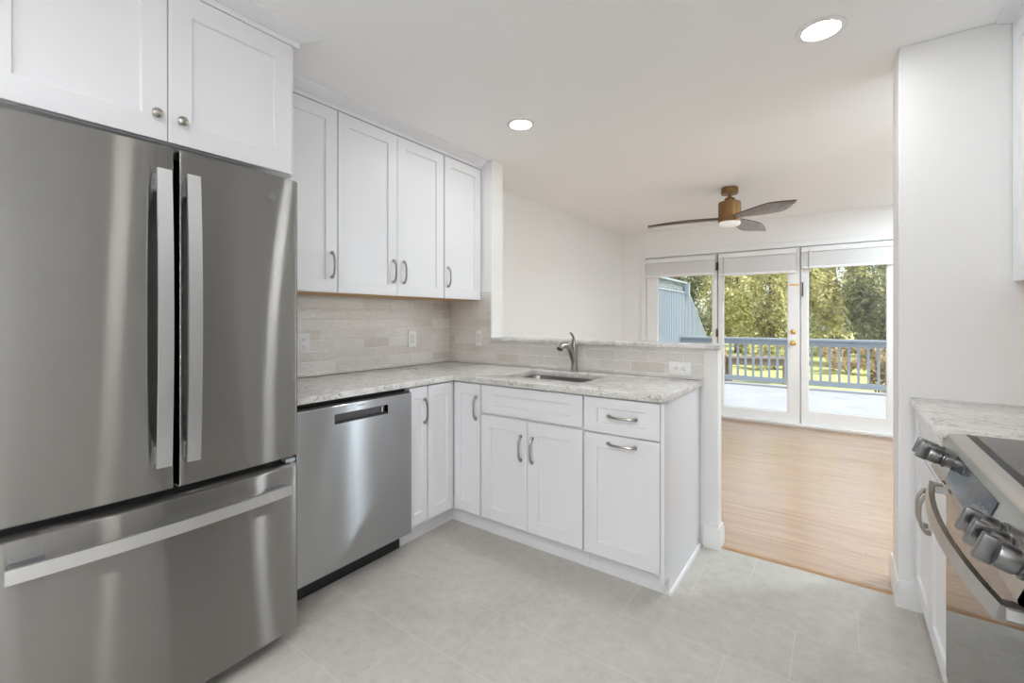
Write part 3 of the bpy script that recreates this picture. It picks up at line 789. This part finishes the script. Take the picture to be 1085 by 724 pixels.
for y in (-0.850, -0.908, -1.452, -1.518, -1.578):
    c0 = PF(y, 0.045, 0.0)
    kb = MB().lathe(c0 + nrm * 0.0003, [(0.0235, 0), (0.0235, 0.004), (0.020, 0.006), (0.0185, 0.011), (0.0220, 0.0125), (0.0225, 0.015), (0.0225, 0.036), (0.0215, 0.038), (0.0, 0.038)], tuple(nrm), 32).build('knob', M['knob_steel'], r)
    MB().lathe(c0 + nrm * 0.0062, [(0.0196, 0), (0.0196, 0.0055)], tuple(nrm), 24).build('collar', M['black_plastic'], kb)
    gp = MB().fbox(lambda a, b_, c_: c0 + Vector((0, a, 0)) + slope * b_ + nrm * c_, -0.0085, 0.0085, -0.0230, 0.0230, 0.036, 0.060, 0.0028, 2)
    gp.build('grip', M['knob_steel'], kb)
# oven door: dark glass sheet in a steel edge
od = MB().box(2.763, 2.799, RY0 + 0.001, RY1 - 0.001, 0.205, 0.802, 0.003).build('oven_door', M['black_glass'], r)
hp = []
for i in range(25):
    s = -1 + 2 * i / 24
    hp.append((2.727 - 0.030 * (1 - s * s), -1.190 + s * 0.355, 0.763))
hd = MB().bar(hp, 0.0145, 0.0065, (0.25, 0, 1)).build('handle', M['range_steel'], od)
for s in (-1, 1):
    MB().box(2.7295, 2.7628, -1.190 + s * 0.340 - 0.016, -1.190 + s * 0.340 + 0.016, 0.752, 0.776, 0.003).build('handle_mount', M['handle_steel'], od)
dw = MB().box(2.765, 2.799, RY0 + 0.001, RY1 - 0.001, 0.055, 0.199, 0.003).build('storage_drawer', M['range_steel'], r)
MB().box(2.81, 3.30, RY0 + 0.03, RY1 - 0.03, 0.0, 0.019).build('plinth', M['black_plastic'], r)
MB().box(2.8045, 2.8215, RY0 + 0.004, RY1 - 0.004, 0.908, 0.9200, 0.001).build('cooktop_bezel', M['black_plastic'], r)
gt = MB().box(2.8220, 3.375, RY0 + 0.004, RY1 - 0.004, 0.908, 0.9205, 0.002).build('cooktop', M['black_glass'], r)
for bx, by, br in ((2.98, -1.00, 0.085), (2.98, -1.38, 0.11), (3.22, -1.00, 0.10), (3.22, -1.38, 0.08)):
    MB().lathe((bx, by, 0.9206), [(br - 0.003, 0), (br, 0), (br, 0.0002), (br - 0.003, 0.0002), (br - 0.003, 0)], seg=40, cap=False).build('burner_ring', mat('ring_grey', (0.18, 0.18, 0.19), 0.3), gt)
# microwave over the range (outside the frame; seen mirrored in the fridge)
r = thing('microwave', 'stainless over-range microwave with dark glass door', 'microwave', (3.20, -1.187, 1.40))
MB().box(3.02, 3.395, RY0, RY1, 1.40, 1.815, 0.004).build('case', M['dishwasher_steel'], r)
MB().box(3.000, 3.0195, RY0 + 0.004, RY1 - 0.17, 1.405, 1.81, 0.003).build('door', M['black_glass'], r)
MB().box(3.000, 3.0195, RY1 - 0.166, RY1 - 0.004, 1.405, 1.81, 0.003).build('control_panel', M['range_steel'], r)
right_upper('white short wall cabinet above the microwave', RY0, RY1, 1.82)
right_base('white two-door base cabinet on the near side of the range', -2.60, -1.610)
tag(slab([(2.756, -2.60), (3.3965, -2.60), (3.3965, -1.6085), (2.756, -1.6085)], 0.8825, 0.914).build('countertop', M['granite']), 'long speckled stone worktop on the near side of the range', 'countertop')
right_upper('white wall cabinet on the near side of the microwave', -2.60, -1.608, 1.396)

# ------------------------------------------------------------------ ceiling lights
def downlight(label, x, y, rad=0.067, glow='lamp_glow'):
    r = thing('ceiling_light', label, 'ceiling light', (x, y, ZC - 0.008), 'recessed kitchen ceiling lights')
    MB().lathe((x, y, ZC - 0.0005), [(rad + 0.022, 0), (rad + 0.021, -0.004), (rad + 0.006, -0.0075), (rad, -0.0065), (rad, 0)], (0, 0, 1), 48).build('trim_ring', M['white_plastic'], r)
    MB().lathe((x, y, ZC - 0.0068), [(0.0, 0.002), (rad - 0.001, 0.002), (rad - 0.001, 0.0), (rad * 0.6, -0.0012), (0.0, -0.0016)], (0, 0, 1), 48).build('diffuser', M[glow], r)
downlight('large bright round recessed light near the right wall top', 2.450, -0.398)
downlight('smaller looking round recessed light in front of the wall cabinets', 0.944, -0.373, 0.063)
downlight('round recessed light just out of frame in front of the range', 2.45, -1.93, 0.067, 'lamp_glow_dim')
for x, y in ((1.95, -3.15), (2.65, -3.0), (1.5, -4.1), (2.60, -4.1)):  # added out of view, even fill for the cabinet fronts
    downlight('round recessed fill light added unseen behind the viewer', x, y, 0.078, 'fill_glow_near')
for x, y in ((3.45, 0.9), (3.45, 2.5)):  # added out of view, extra light for walls and blinds
    downlight('round recessed fill light added in the hidden corner of the far room', x, y, 0.078, 'fill_glow_far')

# ------------------------------------------------------------------ ceiling fan
FX_, FY_ = 1.713, 1.836
r = thing('ceiling_fan', 'three-blade ceiling fan with aged brass body in the far room', 'ceiling fan', (FX_, FY_, ZC))
c = Vector((FX_, FY_, 0))
MB().lathe(c + Vector((0, 0, ZC)), [(0.0, -0.0005), (0.069, -0.0005), (0.070, -0.004), (0.070, -0.056), (0.066, -0.061), (0.0, -0.061)], seg=40).build('canopy', M['fan_brass'], r)
MB().lathe(c, [(0.0, 2.372), (0.0125, 2.372), (0.0125, 2.349), (0.024, 2.348), (0.024, 2.338), (0.0, 2.338)][::-1], seg=20).build('downrod', M['fan_brass'], r)
MB().lathe(c, [(0.0, 2.337), (0.041, 2.337), (0.043, 2.333), (0.043, 2.305), (0.088, 2.303), (0.094, 2.296), (0.094, 2.172), (0.0, 2.172)], seg=48).build('motor_housing', M['fan_brass'], r)
MB().lathe(c, [(0.0, 2.171), (0.090, 2.171), (0.090, 2.150), (0.095, 2.149), (0.095, 2.122), (0.0, 2.122)], seg=48).build('blade_hub', M['fan_brass'], r)
MB().lathe(c, [(0.0, 2.121), (0.088, 2.121), (0.088, 2.103), (0.080, 2.090), (0.05, 2.083), (0.0, 2.081)], seg=40).build('light_lens', M['fan_glow'], r)
def blade(ang):
    """leaf-shaped pitched blade with a slight upward cup"""
    mb = MB()
    N = 22; A = math.radians(ang)
    d = Vector((math.cos(A), math.sin(A), 0)); s_ = Vector((-math.sin(A), math.cos(A), 0))
    loops = []
    for i in range(N + 1):
        t_ = i / N
        L = 0.085 + t_ * 0.625
        w_ = 0.030 + 0.140 * math.sin(PI * min(1, t_ * 1.02) ** 0.85 * 0.62) ** 1.1
        if t_ > 0.60: w_ *= max(0.03, 1 - ((t_ - 0.60) / 0.40) ** 1.6)
        pit = math.radians(-19 + 6 * t_)
        cen = c + d * L + s_ * (0.035 * math.sin(PI * t_) - 0.010) + Vector((0, 0, 2.146 - 0.022 * t_))
        side = s_ * math.cos(pit) + Vector((0, 0, math.sin(pit)))
        up = d.cross(side).normalized()
        th = 0.0045
        row = []
        K = 6
        for k in range(K + 1):
            q = -1 + 2 * k / K
            row.append(cen + side * (q * w_ / 2) + up * (th + 0.012 * q * q))
        for k in range(K, -1, -1):
            q = -1 + 2 * k / K
            row.append(cen + side * (q * w_ / 2) + up * (-th + 0.012 * q * q))
        loops.append(row)
    mb.rings(loops)
    rim = [l[0] for l in loops] + [l[6] for l in reversed(loops)]
    return mb, [p_.copy() for p_ in rim]
for a in (158, 38, -76):
    mb, rim = blade(a + math.degrees(0.6246))
    b_ = mb.build('blade', M['fan_blade'], r, 50)
    tag(MB().tube(rim, 0.0048, 6, up=(0, 0, 1)).build('blade_edge', M['fan_edge'], b_), 'dark brown blade edge')

# ------------------------------------------------------------------ glazed patio doors
def glazed(name, label, x0, x1, gx0, gx1, gz0, gz1, z0, z1):
    y0, y1 = YF + 0.004, YF + 0.046
    mb = MB()
    R = lambda a0, a1, c0, c1, y: [Vector((a0, y, c0)), Vector((a1, y, c0)), Vector((a1, y, c1)), Vector((a0, y, c1))]
    e = 0.012
    mb.rings([R(gx0, gx1, gz0, gz1, (y0 + y1) / 2 - 0.004), R(gx0 - 0.002, gx1 + 0.002, gz0 - 0.002, gz1 + 0.002, y0 + 0.006), R(gx0 - e, gx1 + e, gz0 - e, gz1 + e, y0), R(x0, x1, z0, z1, y0), R(x0, x1, z0, z1, y1),
              R(gx0 - e, gx1 + e, gz0 - e, gz1 + e, y1), R(gx0, gx1, gz0, gz1, (y0 + y1) / 2 + 0.004), R(gx0, gx1, gz0, gz1, (y0 + y1) / 2 - 0.004)], False, False)
    o = struct(name, mb, M['trim_paint'], label, 'door')
    ym = (y0 + y1) / 2
    MB().box(gx0 - 0.001, gx1 + 0.001, ym - 0.003, ym + 0.003, gz0 - 0.001, gz1 + 0.001).build('pane', M['pane_glass'], o)
    return o
D1 = glazed('door_1', 'left fixed glazed panel beside the patio doors', 0.376, 1.273, 0.528, 1.210, 0.200, 1.93, 0.050, 2.064)
D2 = glazed('door_2', 'middle white glazed patio door with brass knob', 1.290, 2.154, 1.353, 2.029, 0.160, 1.93, 0.050, 2.066)
D3 = glazed('door_3', 'right white glazed patio door panel', 2.166, 2.988, 2.240, 2.918, 0.205, 1.93, 0.050, 2.066)
MB().box(2.143, 2.178, YF + 0.0465, YF + 0.058, 0.065, 2.044).build('astragal', M['trim_paint'], D3)
def knob_set(parent, x, z, prof, name):
    MB().lathe((x, YF + 0.0038, z), prof, (0, -1, 0), 28).build(name, M['brass'], parent)
knob_set(D2, 2.090, 0.966, [(0.030, 0), (0.030, 0.004), (0.024, 0.008), (0.011, 0.012), (0.011, 0.028), (0.022, 0.034), (0.027, 0.044), (0.027, 0.052), (0.020, 0.060), (0.0, 0.062)], 'door_knob')
knob_set(D2, 2.090, 1.095, [(0.029, 0), (0.029, 0.004), (0.026, 0.010), (0.016, 0.013), (0.0, 0.014)], 'deadbolt')
MB().box(2.052, 2.140, YF - 0.006, YF + 0.0038, 1.630, 1.650, 0.002).lathe((2.10, YF - 0.005, 1.640), [(0.008, 0), (0.008, 0.008), (0.0, 0.010)], (0, -1, 0), 14).build('slide_bolt', M['brass'], D2)
def hinge(parent, x, z, h_=0.095):
    MB().lathe((x, YF - 0.006, z - h_ / 2), [(0.0, -0.004), (0.005, -0.003), (0.0085, 0.0), (0.0085, h_), (0.005, h_ + 0.003), (0.0, h_ + 0.004)], seg=12).box(x - 0.012, x + 0.012, YF - 0.002, YF + 0.0038, z - h_ / 2, z + h_ / 2).build('hinge', M['bronze'], parent)
hinge(D1, 1.2735, 1.905); hinge(D1, 1.2735, 1.07); hinge(D1, 1.2735, 0.25)
MB().box(2.174, 2.187, YF - 0.004, YF + 0.0038, 1.50, 1.665, 0.002).build('latch_plate', M['bronze'], D3)

# blinds, drawn up to the head of each panel
def blind(label, x0, x1, ztop, zbot, wand):
    y0, y1 = YF - 0.056, YF - 0.008
    r = thing('window_blind', label, 'blind', ((x0 + x1) / 2, YF - 0.03, zbot))
    MB().box(x0, x1, y0, y1 + 0.006, ztop - 0.050, ztop, 0.003).build('head_rail', M['blind'], r)
    mb = MB(); z = ztop - 0.056; n = 0
    zs = zbot + 0.034
    while z > zs and n < 60:
        j = random.uniform(-0.002, 0.002)
        mb.box(x0 + 0.006, x1 - 0.006, y0 + 0.002 + j, y1 - 0.002 + j, z - 0.0057, z)
        z -= 0.0075; n += 1
    tag(mb.build('slats', M['blind'], r), 'stack of raised slats')
    MB().box(x0 + 0.004, x1 - 0.004, y0 + 0.001, y1 - 0.001, zbot, z - 0.0005, 0.003).build('bottom_rail', M['blind'], r)
    for cx in (x0 + 0.09, x1 - 0.09):
        MB().box(cx - 0.003, cx + 0.003, y0 - 0.0015, y0 - 0.0005, zbot + 0.002, ztop - 0.004).build('ladder_tape', M['blind'], r)
    if wand:
        MB().tube([(x0 + wand, y0 - 0.006, ztop - 0.03), (x0 + wand, y0 - 0.006, ztop - 0.58)], 0.0035, 8).build('wand', mat('wand_clear', (0.45, 0.44, 0.42), 0.3), r)
blind('raised white blind at the head of the left fixed panel', 0.376, 1.262, 2.040, 1.800, 0)
blind('raised white blind on the middle door with hanging wand', 1.300, 2.120, 2.045, 1.775, 0.055)
blind('raised white blind on the right door panel', 2.170, 2.984, 2.050, 1.812, 0.075)

# ------------------------------------------------------------------ outdoors
ZDK = -0.03; YRAIL = 7.0
mb = MB(); y = YF + 0.125
while y < YRAIL + 0.30:
    mb.box(-0.9, 6.5, y, y + 0.136, ZDK - 0.04, ZDK, 0.003); y += 0.146
struct('deck', mb, M['deck_paint'], 'pale blue painted board deck outside the doors', 'deck')
ZG = -0.60
struct('ground', MB().box(-40, 40, YF + 0.2, 70, ZG - 0.2, ZG), M['grass'], 'sunny lawn beyond the deck', 'lawn')
# railing
r = thing('deck_railing', 'blue-grey painted deck railing with square balusters', 'railing', (2.5, YRAIL, ZDK))
RX0, RX1 = -0.10, 6.4
MB().box(RX0, RX1, YRAIL - 0.07, YRAIL + 0.07, 0.845, 0.885, 0.004).build('cap_rail', M['rail_paint'], r)
MB().box(RX0, RX1, YRAIL - 0.02, YRAIL + 0.02, 0.755, 0.8445, 0.003).build('upper_rail', M['rail_paint'], r)
MB().box(RX0, RX1, YRAIL - 0.02, YRAIL + 0.02, 0.055, 0.150, 0.003).build('lower_rail', M['rail_paint'], r)
x = 0.02
while x < RX1 - 0.1:
    MB().box(x - 0.019, x + 0.019, YRAIL - 0.019, YRAIL + 0.019, 0.1505, 0.7545).build('baluster', M['rail_paint'], r)
    x += 0.132
for x in (-0.06, 1.91, 4.1, 6.35):
    MB().box(x - 0.045, x + 0.045, YRAIL + 0.022, YRAIL + 0.11, ZDK + 0.001, 0.844, 0.004).build('post', M['rail_paint'], r)
# privacy fence: vertical boards, lattice on top, sloping down past the deck
r = thing('privacy_fence', 'tall light blue board fence with lattice top beside the deck', 'fence', (-0.2, 6.3, ZDK))
XFN = -0.15
y = 3.66; k_ = 0
while y < 9.6:
    yc = y + 0.05
    ztop = 1.785 if yc < 7.42 else 1.95 - (yc - 7.42) * 0.63
    zlow = ZDK + 0.001 if yc < 7.3 else ZG
    if ztop > 0.2:
        y1_ = y + 0.1035
        f = lambda yy: 1.785 if yc < 7.42 else 1.95 - (yy - 7.42) * 0.63
        mb = MB()
        mb.rings([[Vector((XFN - 0.02, y, zlow)), Vector((XFN, y, zlow)), Vector((XFN, y, f(y))), Vector((XFN - 0.02, y, f(y)))],
                  [Vector((XFN - 0.02, y1_, zlow)), Vector((XFN, y1_, zlow)), Vector((XFN, y1_, f(y1_))), Vector((XFN - 0.02, y1_, f(y1_)))]])
        mb.box(XFN, XFN + 0.022, y + 0.036, y + 0.068, zlow, f(y + 0.068) - 0.004)
        mb.build('board', M['blue_paint'], r)
    y += 0.104
lt = MB()
yy = 3.66
def clipz(a, b): return a, b
while yy < 7.40:
    for sgn in (1, -1):
        y0_, y1_ = yy, yy + 0.20
        za, zb2 = (1.80, 1.985) if sgn > 0 else (1.985, 1.80)
        if y1_ < 7.42:
            xo = XFN - 0.008 if sgn > 0 else XFN - 0.013
            lt.bar([(xo, y0_, za), (xo, y1_, zb2)], 0.009, 0.0022, (0, 0.7, 0.7 * (-1 if sgn > 0 else 1)))
    yy += 0.105
lt.build('lattice', M['blue_paint'], r)
MB().box(XFN - 0.045, XFN + 0.045, 3.66, 7.44, 1.986, 2.022, 0.003).build('cap_rail', M['blue_paint'], r)
MB().box(XFN - 0.045, XFN + 0.03, 3.66, 7.40, 1.786, 1.806, 0.002).build('lattice_rail', M['blue_paint'], r)
MB().box(XFN + 0.0145, XFN + 0.10, 7.335, 7.43, 1.72, 1.985, 0.004).build('post_head', M['rail_paint'], r)
# sloping cap on the descending part
MB().bar([(XFN - 0.01, 7.44, 1.955), (XFN - 0.01, 9.6, 0.595)], 0.016, 0.03, (0, 0, 1)).build('sloped_cap', M['blue_paint'], r)

# picnic table on the lawn
r = thing('picnic_table', 'dark weathered wooden picnic table on the lawn behind the railing', 'table', (0.7, 11.6, ZG))
A = math.radians(18)
FT = frame((0.7, 11.6, ZG), (math.cos(A), math.sin(A), 0), (math.sin(A), -math.cos(A), 0))
for k in range(5):
    MB().fbox(FT, -0.80, 0.80, -0.37 + k * 0.15, -0.23 + k * 0.15, 0.735, 0.775, 0.004).build('plank', M['weathered_wood'], r)
for s in (-1, 1): MB().fbox(FT, -0.78, 0.78, s * 0.30 - 0.02, s * 0.30 + 0.02, 0.56, 0.734).build('apron', M['weathered_wood'], r)
for sa in (-0.74, 0.74):
    for sb in (-0.30, 0.30):
        MB().fbox(FT, sa - 0.05, sa + 0.05, sb - 0.05, sb + 0.05, 0.0, 0.5595, 0.004).build('leg', M['weathered_wood'], r)

# foliage
def leaves(mb, cen, rad, n, size, rnd, lumps=9):
    """leafy mass: clusters of small bent leaf faces in a lumpy ellipsoid"""
    bm = mb.bm
    cl = []
    for _ in range(lumps):
        while True:
            v = Vector((rnd.uniform(-1, 1), rnd.uniform(-1, 1), rnd.uniform(-1, 1)))
            if 0.15 < v.length < 1: break
        cl.append((v, rnd.uniform(0.26, 0.46)))
    for _ in range(n):
        v0, s0 = rnd.choice(cl)
        q = Vector((rnd.gauss(0, 1), rnd.gauss(0, 1), rnd.gauss(0, 1))).normalized() * (s0 * rnd.random() ** 0.4)
        v = v0 + q
        p = Vector(cen) + Vector((v.x * rad[0], v.y * rad[1], v.z * rad[2]))
        if p.z < ZG + 0.05: p.z = ZG + 0.05 + rnd.random() * 0.2
        d = (q.normalized() + Vector((rnd.uniform(-1, 1), rnd.uniform(-1, 1), rnd.uniform(-0.6, 1)))).normalized()
        a = d.orthogonal().normalized(); a.rotate(Matrix.Rotation(rnd.uniform(0, 2 * PI), 3, d)); b = d.cross(a)
        s = size * rnd.uniform(0.6, 1.4)
        vs = [bm.verts.new(p - a * s), bm.verts.new(p + b * s * 0.45 + d * s * 0.15), bm.verts.new(p + a * s), bm.verts.new(p - b * s * 0.45 + d * s * 0.15)]
        bm.faces.new(vs)
def tree(label, x, y, h_, rw, m_, n, seed, size=0.16, group=None):
    rnd = random.Random(seed)
    r = thing('tree', label, 'tree', (x, y, ZG), group)
    top = ZG + h_
    mb = MB().tube([(x, y, ZG), (x + 0.1, y, ZG + h_ * 0.3), (x - 0.05, y + 0.1, ZG + h_ * 0.6), (x, y, ZG + h_ * 0.9)], [0.20, 0.15, 0.10, 0.03], 8)
    for k in range(9):
        z = ZG + h_ * (0.2 + 0.07 * k); a = rnd.uniform(0, 2 * PI); L = rw * rnd.uniform(0.5, 0.85)
        mb.tube([(x, y, z), (x + 0.5 * L * math.cos(a), y + 0.5 * L * math.sin(a), z + 0.25 * L), (x + L * math.cos(a), y + L * math.sin(a), z + 0.35 * L)], [0.06, 0.04, 0.015], 6)
    mb.build('trunk', M['bark'], r)
    cr = MB(); leaves(cr, (x, y, ZG + h_ * 0.54), (rw, rw, h_ * 0.48), n, size, rnd, 26)
    cr.build('crown', M[m_], r, 0)
    return r
tree('dark tree in the left panel just past the fence slope', -3.7, 19.0, 5.4, 1.42, 'leaf_dark', 12000, 1, 0.085)
tree('bright yellow-green tree behind the middle door', 0.3, 19.0, 5.6, 1.42, 'leaf_light', 13000, 3, 0.085)
tree('dark spreading tree filling the right side of the right door', 4.3, 19.0, 5.8, 1.42, 'leaf_dark', 13000, 6, 0.085)
tree('dark tree at the back behind the blue fence top', -6.0, 24.0, 6.6, 1.5, 'leaf_dark', 9000, 11, 0.10)
tree('light green tree further back between the first two panels', -1.8, 24.0, 6.8, 1.5, 'leaf_light', 11000, 12, 0.10)
tree('light green tree further back behind the right door frame', 2.4, 24.0, 6.8, 1.5, 'leaf_light', 11000, 13, 0.10)
tree('grey-green tree further back at the right edge of the garden', 6.6, 24.0, 6.8, 1.5, 'leaf_dark', 11000, 14, 0.10)
for i, x in enumerate((-8.0, -3.8, 0.4, 4.6, 8.8)):
    tree(['pale tree in the last row at the far left', 'pale tree in the last row left of the middle door', 'pale tree in the last row behind the middle door', 'pale tree in the last row behind the right door', 'pale tree in the last row at the far right'][i],
         x, 29.5, 7.6, 1.55, 'leaf_light' if i % 2 else 'leaf_dark', 4500, 60 + i, 0.12)
def shrub(label, x, y, rw, h_, m_, n, seed, size=0.07, group=None):
    rnd = random.Random(seed)
    r = thing('shrub', label, 'shrub', (x, y, ZG), group)
    mb = MB()
    for k in range(5):
        a = 2 * PI * k / 5 + rnd.random()
        mb.tube([(x, y, ZG), (x + 0.35 * rw * math.cos(a), y + 0.35 * rw * math.sin(a), ZG + h_ * 0.45), (x + 0.6 * rw * math.cos(a), y + 0.6 * rw * math.sin(a), ZG + h_ * 0.8)], [0.02, 0.015, 0.006], 6)
    mb.build('stems', M['bark'], r)
    cr = MB(); leaves(cr, (x, y, ZG + h_ * 0.55), (rw, rw, h_ * 0.5), n, size, rnd, 14)
    cr.build('foliage', M[m_], r, 0)
shrub('olive shrub just behind the railing at the right door', 3.22, 9.2, 0.42, 1.35, 'leaf_rust', 1500, 21, 0.07)
xs = [-5.6, -3.5, -1.4, 0.7, 2.8, 4.9, 7.0]
for i, x in enumerate(xs):
    shrub('low rust and green hedge shrub at the far edge of the lawn', x, 16.0 + 0.15 * math.sin(i * 2.1), 0.88, 0.95, 'leaf_rust' if i % 3 else 'leaf_light', 2200, 30 + i, 0.06, 'hedge shrubs along the far lawn edge')
